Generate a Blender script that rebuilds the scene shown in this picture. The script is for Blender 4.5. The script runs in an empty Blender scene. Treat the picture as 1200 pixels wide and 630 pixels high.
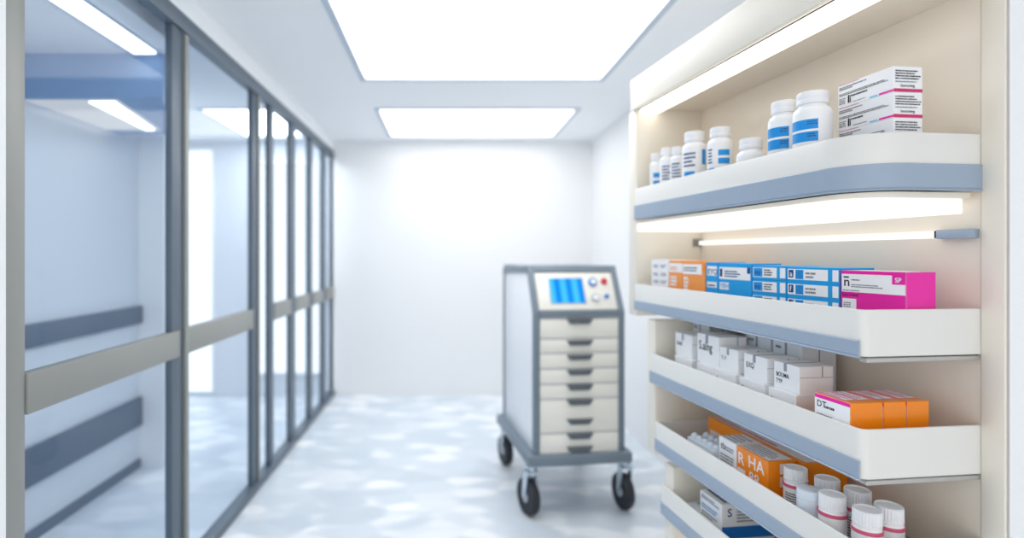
import bpy, bmesh, math, random
from mathutils import Vector, Matrix

random.seed(7)
S = bpy.context.scene
C = S.collection
R = math.radians

# ------------------------------------------------------------------ camera
F, PX, PY, CAMZ = 640.0, 524.0, 298.0, 1.35     # focal length and vanishing point in pixels of the 1200 px wide frame
cam_d = bpy.data.cameras.new('camera')
cam = bpy.data.objects.new('camera', cam_d)
C.objects.link(cam)
cam.location = (0, 0, CAMZ)
cam.rotation_euler = (R(90), 0, 0)
cam_d.sensor_width = 36
cam_d.lens = 36 * F / 1200
cam_d.shift_x = (600 - PX) / 1200
cam_d.shift_y = -(315 - PY) / 1200
cam_d.clip_start = 0.02
cam_d.dof.use_dof = True
cam_d.dof.focus_distance = 1.28
cam_d.dof.aperture_fstop = 1.05
S.camera = cam
S.view_settings.view_transform = 'Standard'
S.view_settings.look = 'None'
S.view_settings.gamma = 1.0
S.view_settings.use_curve_mapping = False
S.view_settings.exposure = 0.09
S.cycles.use_denoising = True
S.cycles.max_bounces = 12
S.cycles.diffuse_bounces = 8
S.cycles.transparent_max_bounces = 24
S.cycles.sample_clamp_indirect = 8

# ------------------------------------------------------------------ materials
def lin(c):
    c = c / 255.0
    return c / 12.92 if c <= 0.04045 else ((c + 0.055) / 1.055) ** 2.4

def col(r, g, b):
    return (lin(r), lin(g), lin(b), 1.0)

def mat(name, rgb, rough=0.5, metal=0.0, var=0.02, scale=30.0, bump=0.0, spec=0.5, coat=0.0, emit=None, es=0.0):
    m = bpy.data.materials.new(name)
    m.use_nodes = True
    nt = m.node_tree
    b = nt.nodes['Principled BSDF']
    base = col(*rgb)
    tc = nt.nodes.new('ShaderNodeTexCoord')
    nz = nt.nodes.new('ShaderNodeTexNoise')
    nz.inputs['Scale'].default_value = scale
    nz.inputs['Detail'].default_value = 3
    nt.links.new(tc.outputs['Object'], nz.inputs['Vector'])
    mx = nt.nodes.new('ShaderNodeMix')
    mx.data_type = 'RGBA'
    nt.links.new(nz.outputs['Fac'], mx.inputs['Factor'])
    mx.inputs['A'].default_value = tuple(min(1, v * (1 - var)) for v in base[:3]) + (1,)
    mx.inputs['B'].default_value = tuple(min(1, v * (1 + var)) for v in base[:3]) + (1,)
    nt.links.new(mx.outputs['Result'], b.inputs['Base Color'])
    b.inputs['Roughness'].default_value = rough
    b.inputs['Metallic'].default_value = metal
    b.inputs['Specular IOR Level'].default_value = spec
    b.inputs['Coat Weight'].default_value = coat
    if bump:
        bp = nt.nodes.new('ShaderNodeBump')
        bp.inputs['Strength'].default_value = bump
        bp.inputs['Distance'].default_value = 0.002
        nt.links.new(nz.outputs['Fac'], bp.inputs['Height'])
        nt.links.new(bp.outputs['Normal'], b.inputs['Normal'])
    if emit:
        b.inputs['Emission Color'].default_value = col(*emit)
        b.inputs['Emission Strength'].default_value = es
    return m

def emat(name, rgb, strength):
    m = bpy.data.materials.new(name)
    m.use_nodes = True
    nt = m.node_tree
    nt.nodes.clear()
    e = nt.nodes.new('ShaderNodeEmission')
    e.inputs['Color'].default_value = col(*rgb)
    e.inputs['Strength'].default_value = strength
    o = nt.nodes.new('ShaderNodeOutputMaterial')
    nt.links.new(e.outputs[0], o.inputs['Surface'])
    return m

M = {}
M['wall'] = mat('painted wall', (238, 238, 238), 0.6, var=0.01, scale=4)
M['wall_side'] = mat('painted side wall', (222, 227, 233), 0.55, var=0.02, scale=3)
M['bulkhead'] = mat('blue bulkhead paint', (128, 160, 198), 0.6, var=0.02, scale=3)
M['ceiling'] = mat('ceiling paint', (247, 248, 249), 0.7, var=0.01, scale=4)
M['white_trim'] = mat('white trim paint', (245, 247, 249), 0.5)
M['frame'] = mat('grey aluminium frame', (98, 110, 122), 0.4, 0.2, var=0.03, scale=12)
M['frame_warm'] = mat('warm grey rail', (150, 152, 148), 0.45, 0.15, var=0.02)
M['rail_dark'] = mat('dark wall rail', (98, 112, 130), 0.5, var=0.03)
M['lamp_frame'] = mat('lamp frame', (190, 202, 214), 0.4)
M['cabinet'] = mat('cream laminate', (238, 232, 219), 0.35, var=0.012, scale=6)
M['cab_back'] = mat('taupe laminate', (238, 228, 213), 0.22, var=0.012, scale=6)
M['tray'] = mat('ivory moulded plastic', (231, 230, 225), 0.3, var=0.008, scale=14, coat=0.1)
M['tray_in'] = mat('grey tray liner', (150, 147, 142), 0.5, var=0.03)
M['rail_blue'] = mat('blue grey plastic strip', (156, 172, 190), 0.32, var=0.015)
M['lip'] = mat('grey metal lip', (190, 188, 184), 0.3, 0.3)
M['steel_grey'] = mat('bracket grey', (170, 168, 165), 0.35, 0.4)
M['dark'] = mat('dark gap', (52, 55, 60), 0.6)
M['pwhite'] = mat('white glossy plastic', (246, 247, 248), 0.28, var=0.005, coat=0.15)
M['capwhite'] = mat('white cap plastic', (240, 241, 243), 0.35, var=0.01)
M['paper'] = mat('white carton board', (244, 245, 247), 0.45, var=0.008, scale=40)
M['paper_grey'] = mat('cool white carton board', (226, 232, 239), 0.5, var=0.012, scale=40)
M['ink'] = mat('black ink', (32, 34, 42), 0.5)
M['ink_grey'] = mat('grey ink', (120, 126, 138), 0.5)
M['ink_blue'] = mat('navy ink', (22, 66, 128), 0.45)
M['blue'] = mat('blue print', (2, 148, 226), 0.4, var=0.05, scale=160)
M['cyan'] = mat('cyan print', (4, 160, 230), 0.35, var=0.02)
M['lightcyan'] = mat('light cyan print', (130, 205, 240), 0.4)
M['deepblue'] = mat('deep blue print', (18, 116, 202), 0.4)
M['magenta'] = mat('magenta print', (238, 4, 164), 0.32, var=0.02, coat=0.2)
M['crimson'] = mat('crimson print', (208, 42, 108), 0.4)
M['pinkprint'] = mat('pink print', (236, 120, 180), 0.45)
M['orange'] = mat('orange print', (250, 142, 4), 0.28, var=0.02, coat=0.25)
M['orange_pale'] = mat('pale orange print', (247, 158, 74), 0.4)
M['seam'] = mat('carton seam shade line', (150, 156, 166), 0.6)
M['ring'] = mat('rose ring plastic', (218, 92, 128), 0.4)
M['cloudy'] = mat('cloudy plastic cup', (212, 222, 232), 0.25, var=0.02, coat=0.3)
M['cart_white'] = mat('cart white enamel', (247, 248, 250), 0.35, var=0.008)
M['cart_cream'] = mat('cart drawer cream', (236, 234, 226), 0.4, var=0.01)
M['cart_grey'] = mat('cart grey plastic', (116, 130, 142), 0.42, var=0.02)
M['cart_dark'] = mat('drawer pull grey', (92, 100, 106), 0.45)
M['rubber'] = mat('black rubber', (38, 42, 50), 0.6)
M['chrome'] = mat('caster chrome', (200, 212, 222), 0.25, 0.7)
M['knob_blue'] = mat('blue knob', (40, 120, 200), 0.35)
M['knob_red'] = mat('red knob', (190, 50, 66), 0.35)
M['knob_grey'] = mat('grey knob', (188, 192, 198), 0.3, 0.3)
M['lamp'] = emat('lamp diffuser', (252, 252, 252), 4.0)
M['lamp_and_reflection'] = emat('side room lamp', (245, 249, 255), 2.6)  # shared by the bulkhead lamp and the strip imitating a reflection
M['lamp_side'] = emat('far side room lamp', (245, 250, 255), 9.0)
M['strip'] = emat('strip lamp diffuser', (255, 252, 246), 1.12)
M['header_strip'] = emat('header lamp diffuser', (255, 247, 235), 2.2)
M['lamp_dim'] = emat('dim lamp panel', (238, 244, 252), 0.62)
M['daylight'] = emat('daylit frosted glazing', (240, 249, 255), 1.4)

# screen of the cart: procedural blue with three paler columns
def screen_mat():
    m = bpy.data.materials.new('lit blue screen')
    m.use_nodes = True
    nt = m.node_tree
    nt.nodes.clear()
    tc = nt.nodes.new('ShaderNodeTexCoord')
    wv = nt.nodes.new('ShaderNodeTexWave')
    wv.bands_direction = 'X'
    wv.inputs['Scale'].default_value = 0.9
    wv.inputs['Phase Offset'].default_value = 2.2
    nt.links.new(tc.outputs['Generated'], wv.inputs['Vector'])
    rp = nt.nodes.new('ShaderNodeValToRGB')
    rp.color_ramp.elements[0].color = col(10, 140, 245)
    rp.color_ramp.elements[1].color = col(80, 205, 255)
    nt.links.new(wv.outputs['Fac'], rp.inputs['Fac'])
    e = nt.nodes.new('ShaderNodeEmission')
    e.inputs['Strength'].default_value = 1.0
    nt.links.new(rp.outputs['Color'], e.inputs['Color'])
    o = nt.nodes.new('ShaderNodeOutputMaterial')
    nt.links.new(e.outputs[0], o.inputs['Surface'])
    return m
M['screen'] = screen_mat()

def glass_mat():
    m = bpy.data.materials.new('pale blue sheet glass')
    m.use_nodes = True
    nt = m.node_tree
    nt.nodes.clear()
    t = nt.nodes.new('ShaderNodeBsdfTransparent')
    t.inputs['Color'].default_value = (0.94, 0.97, 1.0, 1)
    g = nt.nodes.new('ShaderNodeBsdfGlossy')
    g.inputs['Roughness'].default_value = 0.03
    lw = nt.nodes.new('ShaderNodeLayerWeight')
    lw.inputs['Blend'].default_value = 0.5
    pw = nt.nodes.new('ShaderNodeMath'); pw.operation = 'POWER'
    pw.inputs[1].default_value = 4.0
    nt.links.new(lw.outputs['Facing'], pw.inputs[0])
    fr = nt.nodes.new('ShaderNodeMath'); fr.operation = 'MULTIPLY_ADD'
    fr.inputs[1].default_value = 0.2; fr.inputs[2].default_value = 0.012
    nt.links.new(pw.outputs[0], fr.inputs[0])
    mx = nt.nodes.new('ShaderNodeMixShader')
    o = nt.nodes.new('ShaderNodeOutputMaterial')
    nt.links.new(fr.outputs[0], mx.inputs[0])
    nt.links.new(t.outputs[0], mx.inputs[1])
    nt.links.new(g.outputs[0], mx.inputs[2])
    nt.links.new(mx.outputs[0], o.inputs['Surface'])
    return m
M['glass'] = glass_mat()

def floor_mat():
    m = bpy.data.materials.new('pale blue patchwork vinyl')
    m.use_nodes = True
    nt = m.node_tree
    b = nt.nodes['Principled BSDF']
    tc = nt.nodes.new('ShaderNodeTexCoord')
    mp = nt.nodes.new('ShaderNodeMapping')
    mp.inputs['Scale'].default_value = (5.0, 8.5, 1)
    nt.links.new(tc.outputs['Object'], mp.inputs['Vector'])
    nz = nt.nodes.new('ShaderNodeTexNoise')
    nz.inputs['Scale'].default_value = 1.6
    nt.links.new(mp.outputs['Vector'], nz.inputs['Vector'])
    add = nt.nodes.new('ShaderNodeMix'); add.data_type = 'RGBA'; add.blend_type = 'LINEAR_LIGHT'
    add.inputs['Factor'].default_value = 0.16
    nt.links.new(mp.outputs['Vector'], add.inputs['A'])
    nt.links.new(nz.outputs['Color'], add.inputs['B'])
    vo = nt.nodes.new('ShaderNodeTexVoronoi')
    vo.feature = 'SMOOTH_F1'
    vo.inputs['Smoothness'].default_value = 0.5
    vo.inputs['Scale'].default_value = 1.0
    nt.links.new(add.outputs['Result'], vo.inputs['Vector'])
    sep = nt.nodes.new('ShaderNodeSeparateColor')
    nt.links.new(vo.outputs['Color'], sep.inputs[0])
    rp = nt.nodes.new('ShaderNodeValToRGB')
    e = rp.color_ramp.elements
    e[0].position = 0.0; e[0].color = col(203, 213, 222)
    e[1].position = 1.0; e[1].color = col(250, 251, 252)
    k = e.new(0.45); k.color = col(216, 224, 231)
    k = e.new(0.7); k.color = col(229, 234, 239)
    nt.links.new(sep.outputs[0], rp.inputs['Fac'])
    nt.links.new(rp.outputs['Color'], b.inputs['Base Color'])
    b.inputs['Roughness'].default_value = 0.3
    return m
M['floor'] = floor_mat()

# ------------------------------------------------------------------ object helpers
def link(name, bm, m, parent=None, smooth=None):
    me = bpy.data.meshes.new(name)
    bmesh.ops.recalc_face_normals(bm, faces=bm.faces[:])
    bm.to_mesh(me)
    bm.free()
    me.materials.append(M[m] if isinstance(m, str) else m)
    if smooth is not None:
        for p in me.polygons:
            p.use_smooth = True
        me.set_sharp_from_angle(angle=R(smooth))
    o = bpy.data.objects.new(name, me)
    C.objects.link(o)
    if parent is not None:
        o.parent = parent
    return o

def thing(name, label, cat, loc, rz=0.0, group=None):
    o = bpy.data.objects.new(name, None)
    C.objects.link(o)
    o.empty_display_size = 0.05
    o.location = loc
    o.rotation_euler = (0, 0, rz)
    o['label'] = label
    o['category'] = cat
    if group:
        o['group'] = group
    return o

def struct(o, label, cat=None):
    o['kind'] = 'structure'
    o['label'] = label
    o['category'] = cat or o.name.split('_')[0]
    return o

def add_box(bm, lo, hi, bev=0.0, seg=2):
    t = bmesh.new()
    bmesh.ops.create_cube(t, size=1)
    for v in t.verts:
        v.co = Vector((lo[i] + (v.co[i] + 0.5) * (hi[i] - lo[i]) for i in range(3)))
    if bev:
        bmesh.ops.bevel(t, geom=t.edges[:], offset=bev, segments=seg, affect='EDGES', profile=0.5)
    merge(bm, t)

def merge(bm, t):
    me = bpy.data.meshes.new('tmp')
    t.to_mesh(me)
    t.free()
    bm.from_mesh(me)
    bpy.data.meshes.remove(me)

def box(name, lo, hi, m, parent=None, bev=0.0, seg=2):
    bm = bmesh.new()
    add_box(bm, lo, hi, bev, seg)
    return link(name, bm, m, parent, 35 if bev else None)

def prism(bm, poly, axis, a, b, bev=0.0):
    """extrude a 2-D polygon along an axis from a to b ('x': poly is (y, z); 'z': poly is (x, y))"""
    t = bmesh.new()
    def P(p, h):
        return (h, p[0], p[1]) if axis == 'x' else (p[0], p[1], h)
    lo = [t.verts.new(P(p, a)) for p in poly]
    hi = [t.verts.new(P(p, b)) for p in poly]
    n = len(poly)
    t.faces.new(lo[::-1]); t.faces.new(hi)
    for i in range(n):
        t.faces.new((lo[i], lo[(i + 1) % n], hi[(i + 1) % n], hi[i]))
    bmesh.ops.recalc_face_normals(t, faces=t.faces[:])
    if bev:
        bmesh.ops.bevel(t, geom=t.edges[:], offset=bev, segments=2, affect='EDGES', profile=0.5)
    merge(bm, t)

def lathe(bm, prof, n=48, centre=(0, 0, 0), ribs=None):
    """revolve (r, z) pairs about z; ribs = (z0, z1, depth): every other vertex pulled in between z0 and z1"""
    rings = []
    for r, z in prof:
        if r <= 1e-6:
            rings.append([bm.verts.new((centre[0], centre[1], centre[2] + z))])
            continue
        ring = []
        for i in range(n):
            rr = r
            if ribs and ribs[0] <= z <= ribs[1] and i % 3 == 0:
                rr = r - ribs[2]
            a = 2 * math.pi * i / n
            ring.append(bm.verts.new((centre[0] + rr * math.cos(a), centre[1] + rr * math.sin(a), centre[2] + z)))
        rings.append(ring)
    for a, b in zip(rings, rings[1:]):
        if len(a) == 1 and len(b) == 1:
            continue
        for i in range(n):
            j = (i + 1) % n
            if len(a) == 1:
                bm.faces.new((a[0], b[i], b[j]))
            elif len(b) == 1:
                bm.faces.new((a[i], a[j], b[0]))
            else:
                bm.faces.new((a[i], a[j], b[j], b[i]))

def cyl_between(bm, p, q, r, n=24):
    p, q = Vector(p), Vector(q)
    d = q - p
    t = bmesh.new()
    bmesh.ops.create_cone(t, cap_ends=True, segments=n, radius1=r, radius2=r, depth=d.length)
    rot = d.to_track_quat('Z', 'Y').to_matrix().to_4x4()
    bmesh.ops.transform(t, matrix=Matrix.Translation((p + q) / 2) @ rot, verts=t.verts[:])
    merge(bm, t)

# ------------------------------------------------------------------ the room
YB, XL, XR, ZC = 5.25, -1.097, 1.386, CAMZ + 1.09
X0, Y0 = -3.7, -0.4
struct(box('floor', (X0, Y0, -0.08), (XR + 0.1, YB + 0.1, 0), 'floor'), 'pale blue and white patchwork vinyl floor')
def ceiling_mesh():
    bm = bmesh.new()
    add_box(bm, (X0, Y0, ZC + 0.06), (XR + 0.1, YB + 0.1, ZC + 0.14))
    return bm
# ceiling slab with recesses for the lamps (built as strips around the openings)
LAMPS = [(-0.526, 0.968, 1.9, 3.403), (-0.53, 0.985, 4.08, 5.05)]
SIDE = (-1.86, -1.24, 4.08, 5.05)
bm = bmesh.new()
ys = [Y0, 1.9, 3.403, 4.08, 5.05, YB + 0.1]
for i in range(5):
    a, b = ys[i], ys[i + 1]
    cuts = []
    for l in LAMPS + [SIDE]:
        if l[2] <= a + 1e-6 and l[3] >= b - 1e-6:
            cuts.append((l[0], l[1]))
    cuts.sort()
    x = X0
    for c in cuts:
        add_box(bm, (x, a, ZC), (c[0], b, ZC + 0.06))
        x = c[1]
    add_box(bm, (x, a, ZC), (XR + 0.1, b, ZC + 0.06))
add_box(bm, (X0, Y0, ZC + 0.06), (XR + 0.1, YB + 0.1, ZC + 0.12))
struct(link('ceiling', bm, 'ceiling'), 'smooth pale grey blue ceiling with recessed light panels')
struct(box('wall_right', (XR, Y0, 0), (XR + 0.1, YB + 0.1, ZC), 'wall'), 'plain white right wall behind the shelving unit')
struct(box('wall_back', (XL, YB, 0), (XR, YB + 0.1, ZC), 'wall'), 'plain white wall at the far end of the corridor')

def ceiling_light(l, label, m='lamp'):
    t = thing('ceiling_light', label, 'ceiling light', ((l[0] + l[1]) / 2, (l[2] + l[3]) / 2, ZC), 0, 'recessed ceiling light panels')
    hx, hy = (l[1] - l[0]) / 2, (l[3] - l[2]) / 2
    box('diffuser', (-hx + 0.02, -hy + 0.02, 0.012), (hx - 0.02, hy - 0.02, 0.03), m, t)
    bm = bmesh.new()
    e = 0.0
    for lo, hi in (((-hx - .012, -hy - .012), (hx + .012, -hy + .022)), ((-hx - .012, hy - .022), (hx + .012, hy + .012)),
                   ((-hx - .012, -hy + .022), (-hx + .022, hy - .022)), ((hx - .022, -hy + .022), (hx + .012, hy - .022))):
        add_box(bm, (lo[0], lo[1], -0.008), (hi[0], hi[1], -0.0005))
    link('frame', bm, 'lamp_frame', t)
    return t
ceiling_light(LAMPS[0], 'large square ceiling light panel overhead, nearest the camera')
ceiling_light(LAMPS[1], 'smaller ceiling light panel in front of the far white wall')
ceiling_light(SIDE, 'ceiling light panel of the side room seen through the second glass pane', 'lamp_side')

# --- glass partition on the left
def dl(px):
    return F * (-XL) / (PX - px)
POSTS = [(5, 30), (193, 219), (290, 303), (310.5, 321), (335.5, 346.5), (358, 366.5), (374, 382), (389, 393)]
posts = [(F * (0.03 - XL) / (PX - a), dl(b)) for a, b in POSTS]
posts[-1] = (posts[-1][0], YB)
posts[0] = (dl(5), dl(30))
HB, HT = CAMZ + 0.925, CAMZ + 0.995
win = bpy.data.objects.new('window_1', None); C.objects.link(win)
win.location = (XL, posts[0][0], 0)
struct(win, 'grey framed glass partition running along the left side of the corridor', 'window')
oy = posts[0][0]
XF0, XF1 = -0.03, 0.0
for i, (a, b) in enumerate(posts):
    bm = bmesh.new()
    add_box(bm, (XF0, a - oy, 0), (XF1, b - oy, HB), 0.004)
    p = link('post', bm, 'frame_warm' if i == 0 else 'frame', win, 35)
    if i in (1, 2):   # meeting edge of the sliding leaf on the wider posts
        box('cover_strip', (XF1 - 0.002, a - oy + (b - a) * 0.72, 0.02), (XF1 + 0.012, b - oy - 0.004, HB - 0.01), 'frame_warm', p, 0.003)
box('head_rail', (XF0 - 0.01, 0, HB), (XF1 + 0.012, YB - oy, HT), 'frame', win, 0.004)
box('sill_rail', (XF0 - 0.01, 0, 0), (XF1 + 0.02, YB - oy, 0.045), 'frame', win, 0.004)
for i in range(len(posts) - 1):
    a, b = posts[i][1], posts[i + 1][0]
    box('pane', (-0.019, a - oy + 0.001, 0.046), (-0.012, b - oy - 0.001, HB - 0.001), 'glass', win)
    if i in (0, 1, 3, 4, 5, 6):
        e = (posts[i + 1][1] - posts[i + 1][0]) * 0.45 if i == 0 else 0
        box('mid_rail', (-0.0115, a - oy + 0.0005, CAMZ - 0.418), (XF1 + 0.006, b - oy - 0.0005 + e, CAMZ - 0.31), 'frame_warm', win, 0.004)
        box('mid_rail', (-0.03, a - oy + 0.0005, CAMZ - 0.418), (-0.0195, b - oy - 0.0005, CAMZ - 0.31), 'frame_warm', win, 0.004)
struct(box('trim_1', (XL - 0.09, posts[0][0] - 0.3, HT), (XL + 0.004, YB, ZC), 'white_trim'), 'white band of wall between the glass partition and the ceiling', 'trim')
struct(box('trim_2', (XL - 0.09, posts[0][0] - 0.3, 0), (XL + 0.004, posts[0][0], HT), 'white_trim'), 'white door jamb at the left edge beside the first grey post', 'trim')

# --- the side room behind the glass
wx, wy = -1.96, 3.47
struct(box('wall_left', (wx - 0.12, Y0, 0), (wx, wy, ZC), 'wall_side'), 'blue grey wall with dark rails behind the first glass pane')
struct(box('trim_3', (wx - 0.12, wy, 0), (wx + 0.16, wy + 0.2, ZC), 'white_trim'), 'pale pier at the end of the side room wall', 'trim')
for (za, zb, lab) in ((CAMZ - 0.435, CAMZ - 0.325, 'dark grey upper wall rail behind the first glass pane'),
                      (CAMZ - 1.08, CAMZ - 0.90, 'wide dark grey lower wall rail behind the first glass pane')):
    t = thing('wall_rail', lab, 'wall rail', (wx, 0.6, za), 0, 'wall rails in the side room')
    box('rail_board', (0.0, 0, 0), (0.03, wy - 0.61, zb - za), 'rail_dark', t, 0.008)
    box('end_cap', (0.0, wy - 0.61, 0.002), (0.028, wy - 0.602, zb - za - 0.002), 'frame', t, 0.003)
struct(box('baseboard_left', (wx, Y0, 0), (wx + 0.015, wy, 0.055), 'rail_dark'), 'dark baseboard along the side room wall', 'baseboard')
# bulkhead with tapering plan, its own lamp below
bk = bmesh.new()
bz = CAMZ + 0.715
prism(bk, [(wx, 2.50), (-1.30, 2.50), (-1.66, 3.28), (wx, 3.28)], 'z', bz, ZC, 0)
struct(link('trim_4', bk, 'bulkhead'), 'blue bulkhead under the side room ceiling', 'trim')
t = thing('ceiling_panel_light', 'slanting light panel under the blue bulkhead behind the first pane', 'ceiling light', (wx, 2.5, bz), 0)
bm = bmesh.new()
prism(bm, [(0.30, 0.03), (0.42, 0.03), (0.30, 0.60), (0.25, 0.60)], 'z', -0.012, -0.004, 0)
link('diffuser', bm, 'lamp_and_reflection', t)
bm = bmesh.new()
prism(bm, [(0.01, 0.02), (0.44, 0.02), (0.32, 0.62), (0.01, 0.62)], 'z', -0.004, -0.0005, 0)
link('dim_panel', bm, 'lamp_dim', t)
# lowered ceiling of the near side bay and a strip imitating a reflected corridor lamp
struct(box('trim_5', (wx, Y0, CAMZ + 0.92), (XL - 0.1, 2.5, ZC), 'wall_side'), 'lowered ceiling bay behind the first glass pane', 'trim')
t = thing('ceiling_strip_light', 'long diagonal glowing strip standing in for the corridor light mirrored in the first glass pane', 'ceiling light', (-1.36, 1.2, CAMZ + 0.92))
box('diffuser', (-0.05, 0.0, -0.02), (0.05, 1.26, -0.008), 'lamp_and_reflection', t, 0.003)  # glow stands in for the corridor lamp mirrored in the glass
box('housing', (-0.055, -0.01, -0.008), (0.055, 1.28, -0.0005), 'lamp_frame', t)
struct(box('wall_side', (X0, YB, 0), (XL - 0.0, YB + 0.1, ZC), 'wall_side'), 'pale blue end wall of the side room')
struct(box('wall_outer', (X0 - 0.1, wy, 0), (X0, YB + 0.1, ZC), 'wall_side'), 'far side wall of the side room')
def glazed(name, xa, xb, za, zb, label, cat, n):
    t = bpy.data.objects.new(name, None); C.objects.link(t)
    t.location = (xa, YB, za)
    struct(t, label, cat)
    w, h = xb - xa, zb - za
    box('pane', (0.015, -0.012, 0.02), (w - 0.015, -0.004, h - 0.015), 'daylight', t)
    bm = bmesh.new()
    for lo, hi in (((0, 0), (0.015, h)), ((w - 0.015, 0), (w, h)), ((0.015, 0), (w - 0.015, 0.02)), ((0.015, h - 0.015), (w - 0.015, h))):
        add_box(bm, (lo[0], -0.02, lo[1]), (hi[0], -0.0005, hi[1]))
    link('frame', bm, 'white_trim', t)
    return t
d1 = glazed('door_1', -2.62, -2.24, 0.02, 2.36, 'bright daylit frosted glass door behind the second glass pane', 'door', 1)
w2 = glazed('window_2', -1.90, -1.16, 0.20, 2.24, 'bright daylit frosted window behind the narrow glass panes', 'window', 2)

# ------------------------------------------------------------------ shelving unit frame of reference
ANG = math.atan(77 / F)
D0 = 1.1
ROOT = Vector(((1010 - PX) / F * D0, D0, 0))
ca, sa = math.cos(ANG), math.sin(ANG)
def local(p):
    d = p - ROOT
    return Vector((d.x * ca + d.y * sa, -d.x * sa + d.y * ca))
def on_w(px, w):
    """u and distance where the ray through column px meets the plane w = const"""
    r = Vector(((px - PX) / F, 1, 0))
    k0 = -(ROOT.x * ca + ROOT.y * sa); k1 = r.x * ca + r.y * sa
    t = (w - k0) / k1
    return local(t * r).y, t
def on_u(px, u):
    r = Vector(((px - PX) / F, 1, 0))
    k0 = ROOT.x * sa - ROOT.y * ca; k1 = -r.x * sa + r.y * ca
    t = (u - k0) / k1
    return local(t * r).x, t
def zat(py, t):
    return CAMZ + (PY - py) / F * t
def world(w, u, z):
    return Vector((ROOT.x + w * ca - u * sa, ROOT.y + w * sa + u * ca, z))

T = 0.276
unit = thing('shelving_unit', 'tall cream pharmacy shelving unit with five trays and lit header at right', 'shelving unit', tuple(ROOT), ANG)
UT = on_w(742, 0)[0]                    # far end of the top tray
UA0, UA1 = on_w(746, 0.012)[0], on_w(737, 0.012)[0]
UB0, UB1 = on_w(768, 0.012)[0], on_w(759, 0.012)[0]
UC0, UC1 = on_w(789, 0.012)[0], on_w(779, 0.012)[0]
UN = on_w(1179, T)[0]                   # near edge of the end stile
Z = lambda v: CAMZ + v
HEAD0, HEAD1 = Z(0.557), Z(0.668)
# back panel, stile
box('back_panel', (T, 0.002, 0.0), (T + 0.025, UA1, HEAD1), 'cab_back', unit)
box('end_stile', (T - 0.004, UN, 0.0), (T + 0.003, -0.001, HEAD1), 'cabinet', unit, 0.002)
box('side_panel', (0.012, UA0, Z(-0.235)), (T, UA1, HEAD0), 'cabinet', unit, 0.002)
box('side_panel', (0.012, UB0, Z(-0.715)), (T, UB1, Z(-0.236)), 'cabinet', unit, 0.002)
box('side_panel', (0.012, UC0, 0.0), (T, UC1, Z(-0.716)), 'cabinet', unit, 0.002)
box('plinth', (0.03, 0.0, 0.0), (T, UC0 - 0.001, 0.10), 'cabinet', unit, 0.002)
# header: fascia board with a rounded lower edge and a taupe soffit
hu0, hu1 = UN, on_w(738.5, -0.004)[0]
hb = bmesh.new()
add_box(hb, (-0.004, hu0, HEAD0 - 0.004), (0.016, hu1, HEAD1 + 0.004), 0.003)
hd = link('header', hb, 'cabinet', unit, 35)
box('soffit', (0.016, hu0, HEAD0), (T + 0.003, hu1 - 0.004, HEAD1 - 0.002), 'cab_back', hd)
# lamp under the header: stadium-ended diffuser with dark gasket
lu1, _ = on_w(753, 0.045); lu0 = hu0 + 0.02
def stadium(w0, w1, u0, u1, n=10):
    r = (w1 - w0) / 2; c = (w0 + w1) / 2
    pts = [(c + r * math.cos(a), u1 - r + r * math.sin(a)) for a in [math.pi * i / n for i in range(n + 1)]]
    pts += [(c + r * math.cos(a), u0 + r + r * math.sin(a)) for a in [math.pi + math.pi * i / n for i in range(n + 1)]]
    return pts
bm = bmesh.new(); prism(bm, stadium(0.018, 0.102, lu0, lu1), 'z', HEAD0 - 0.014, HEAD0 - 0.002, 0.004)
lamp_o = link('header_lamp', bm, 'header_strip', unit, 35)
bm = bmesh.new(); prism(bm, stadium(0.0165, 0.1045, lu0 - 0.003, lu1 + 0.003), 'z', HEAD0 - 0.005, HEAD0 - 0.0005)
link('gasket', bm, 'dark', lamp_o)

# trays
def outline(u1, rn, rf, off=0.0, n=12, back=T):
    """closed plan outline (w, u): back-near, front-near (radius rn), front-far (radius rf), back-far, inset by off"""
    a, b, c, d = off, back - off, off, u1 - off
    rn, rf = max(rn - off, 0.001), max(rf - off, 0.001)
    pts = [(b, c)]
    for i in range(n + 1):
        t_ = math.pi / 2 * i / n
        pts.append((a + rn - rn * math.sin(t_), c + rn - rn * math.cos(t_)))
    for i in range(n + 1):
        t_ = math.pi / 2 * i / n
        pts.append((a + rf - rf * math.cos(t_), d - rf + rf * math.sin(t_)))
    pts.append((b, d))
    return pts

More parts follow.
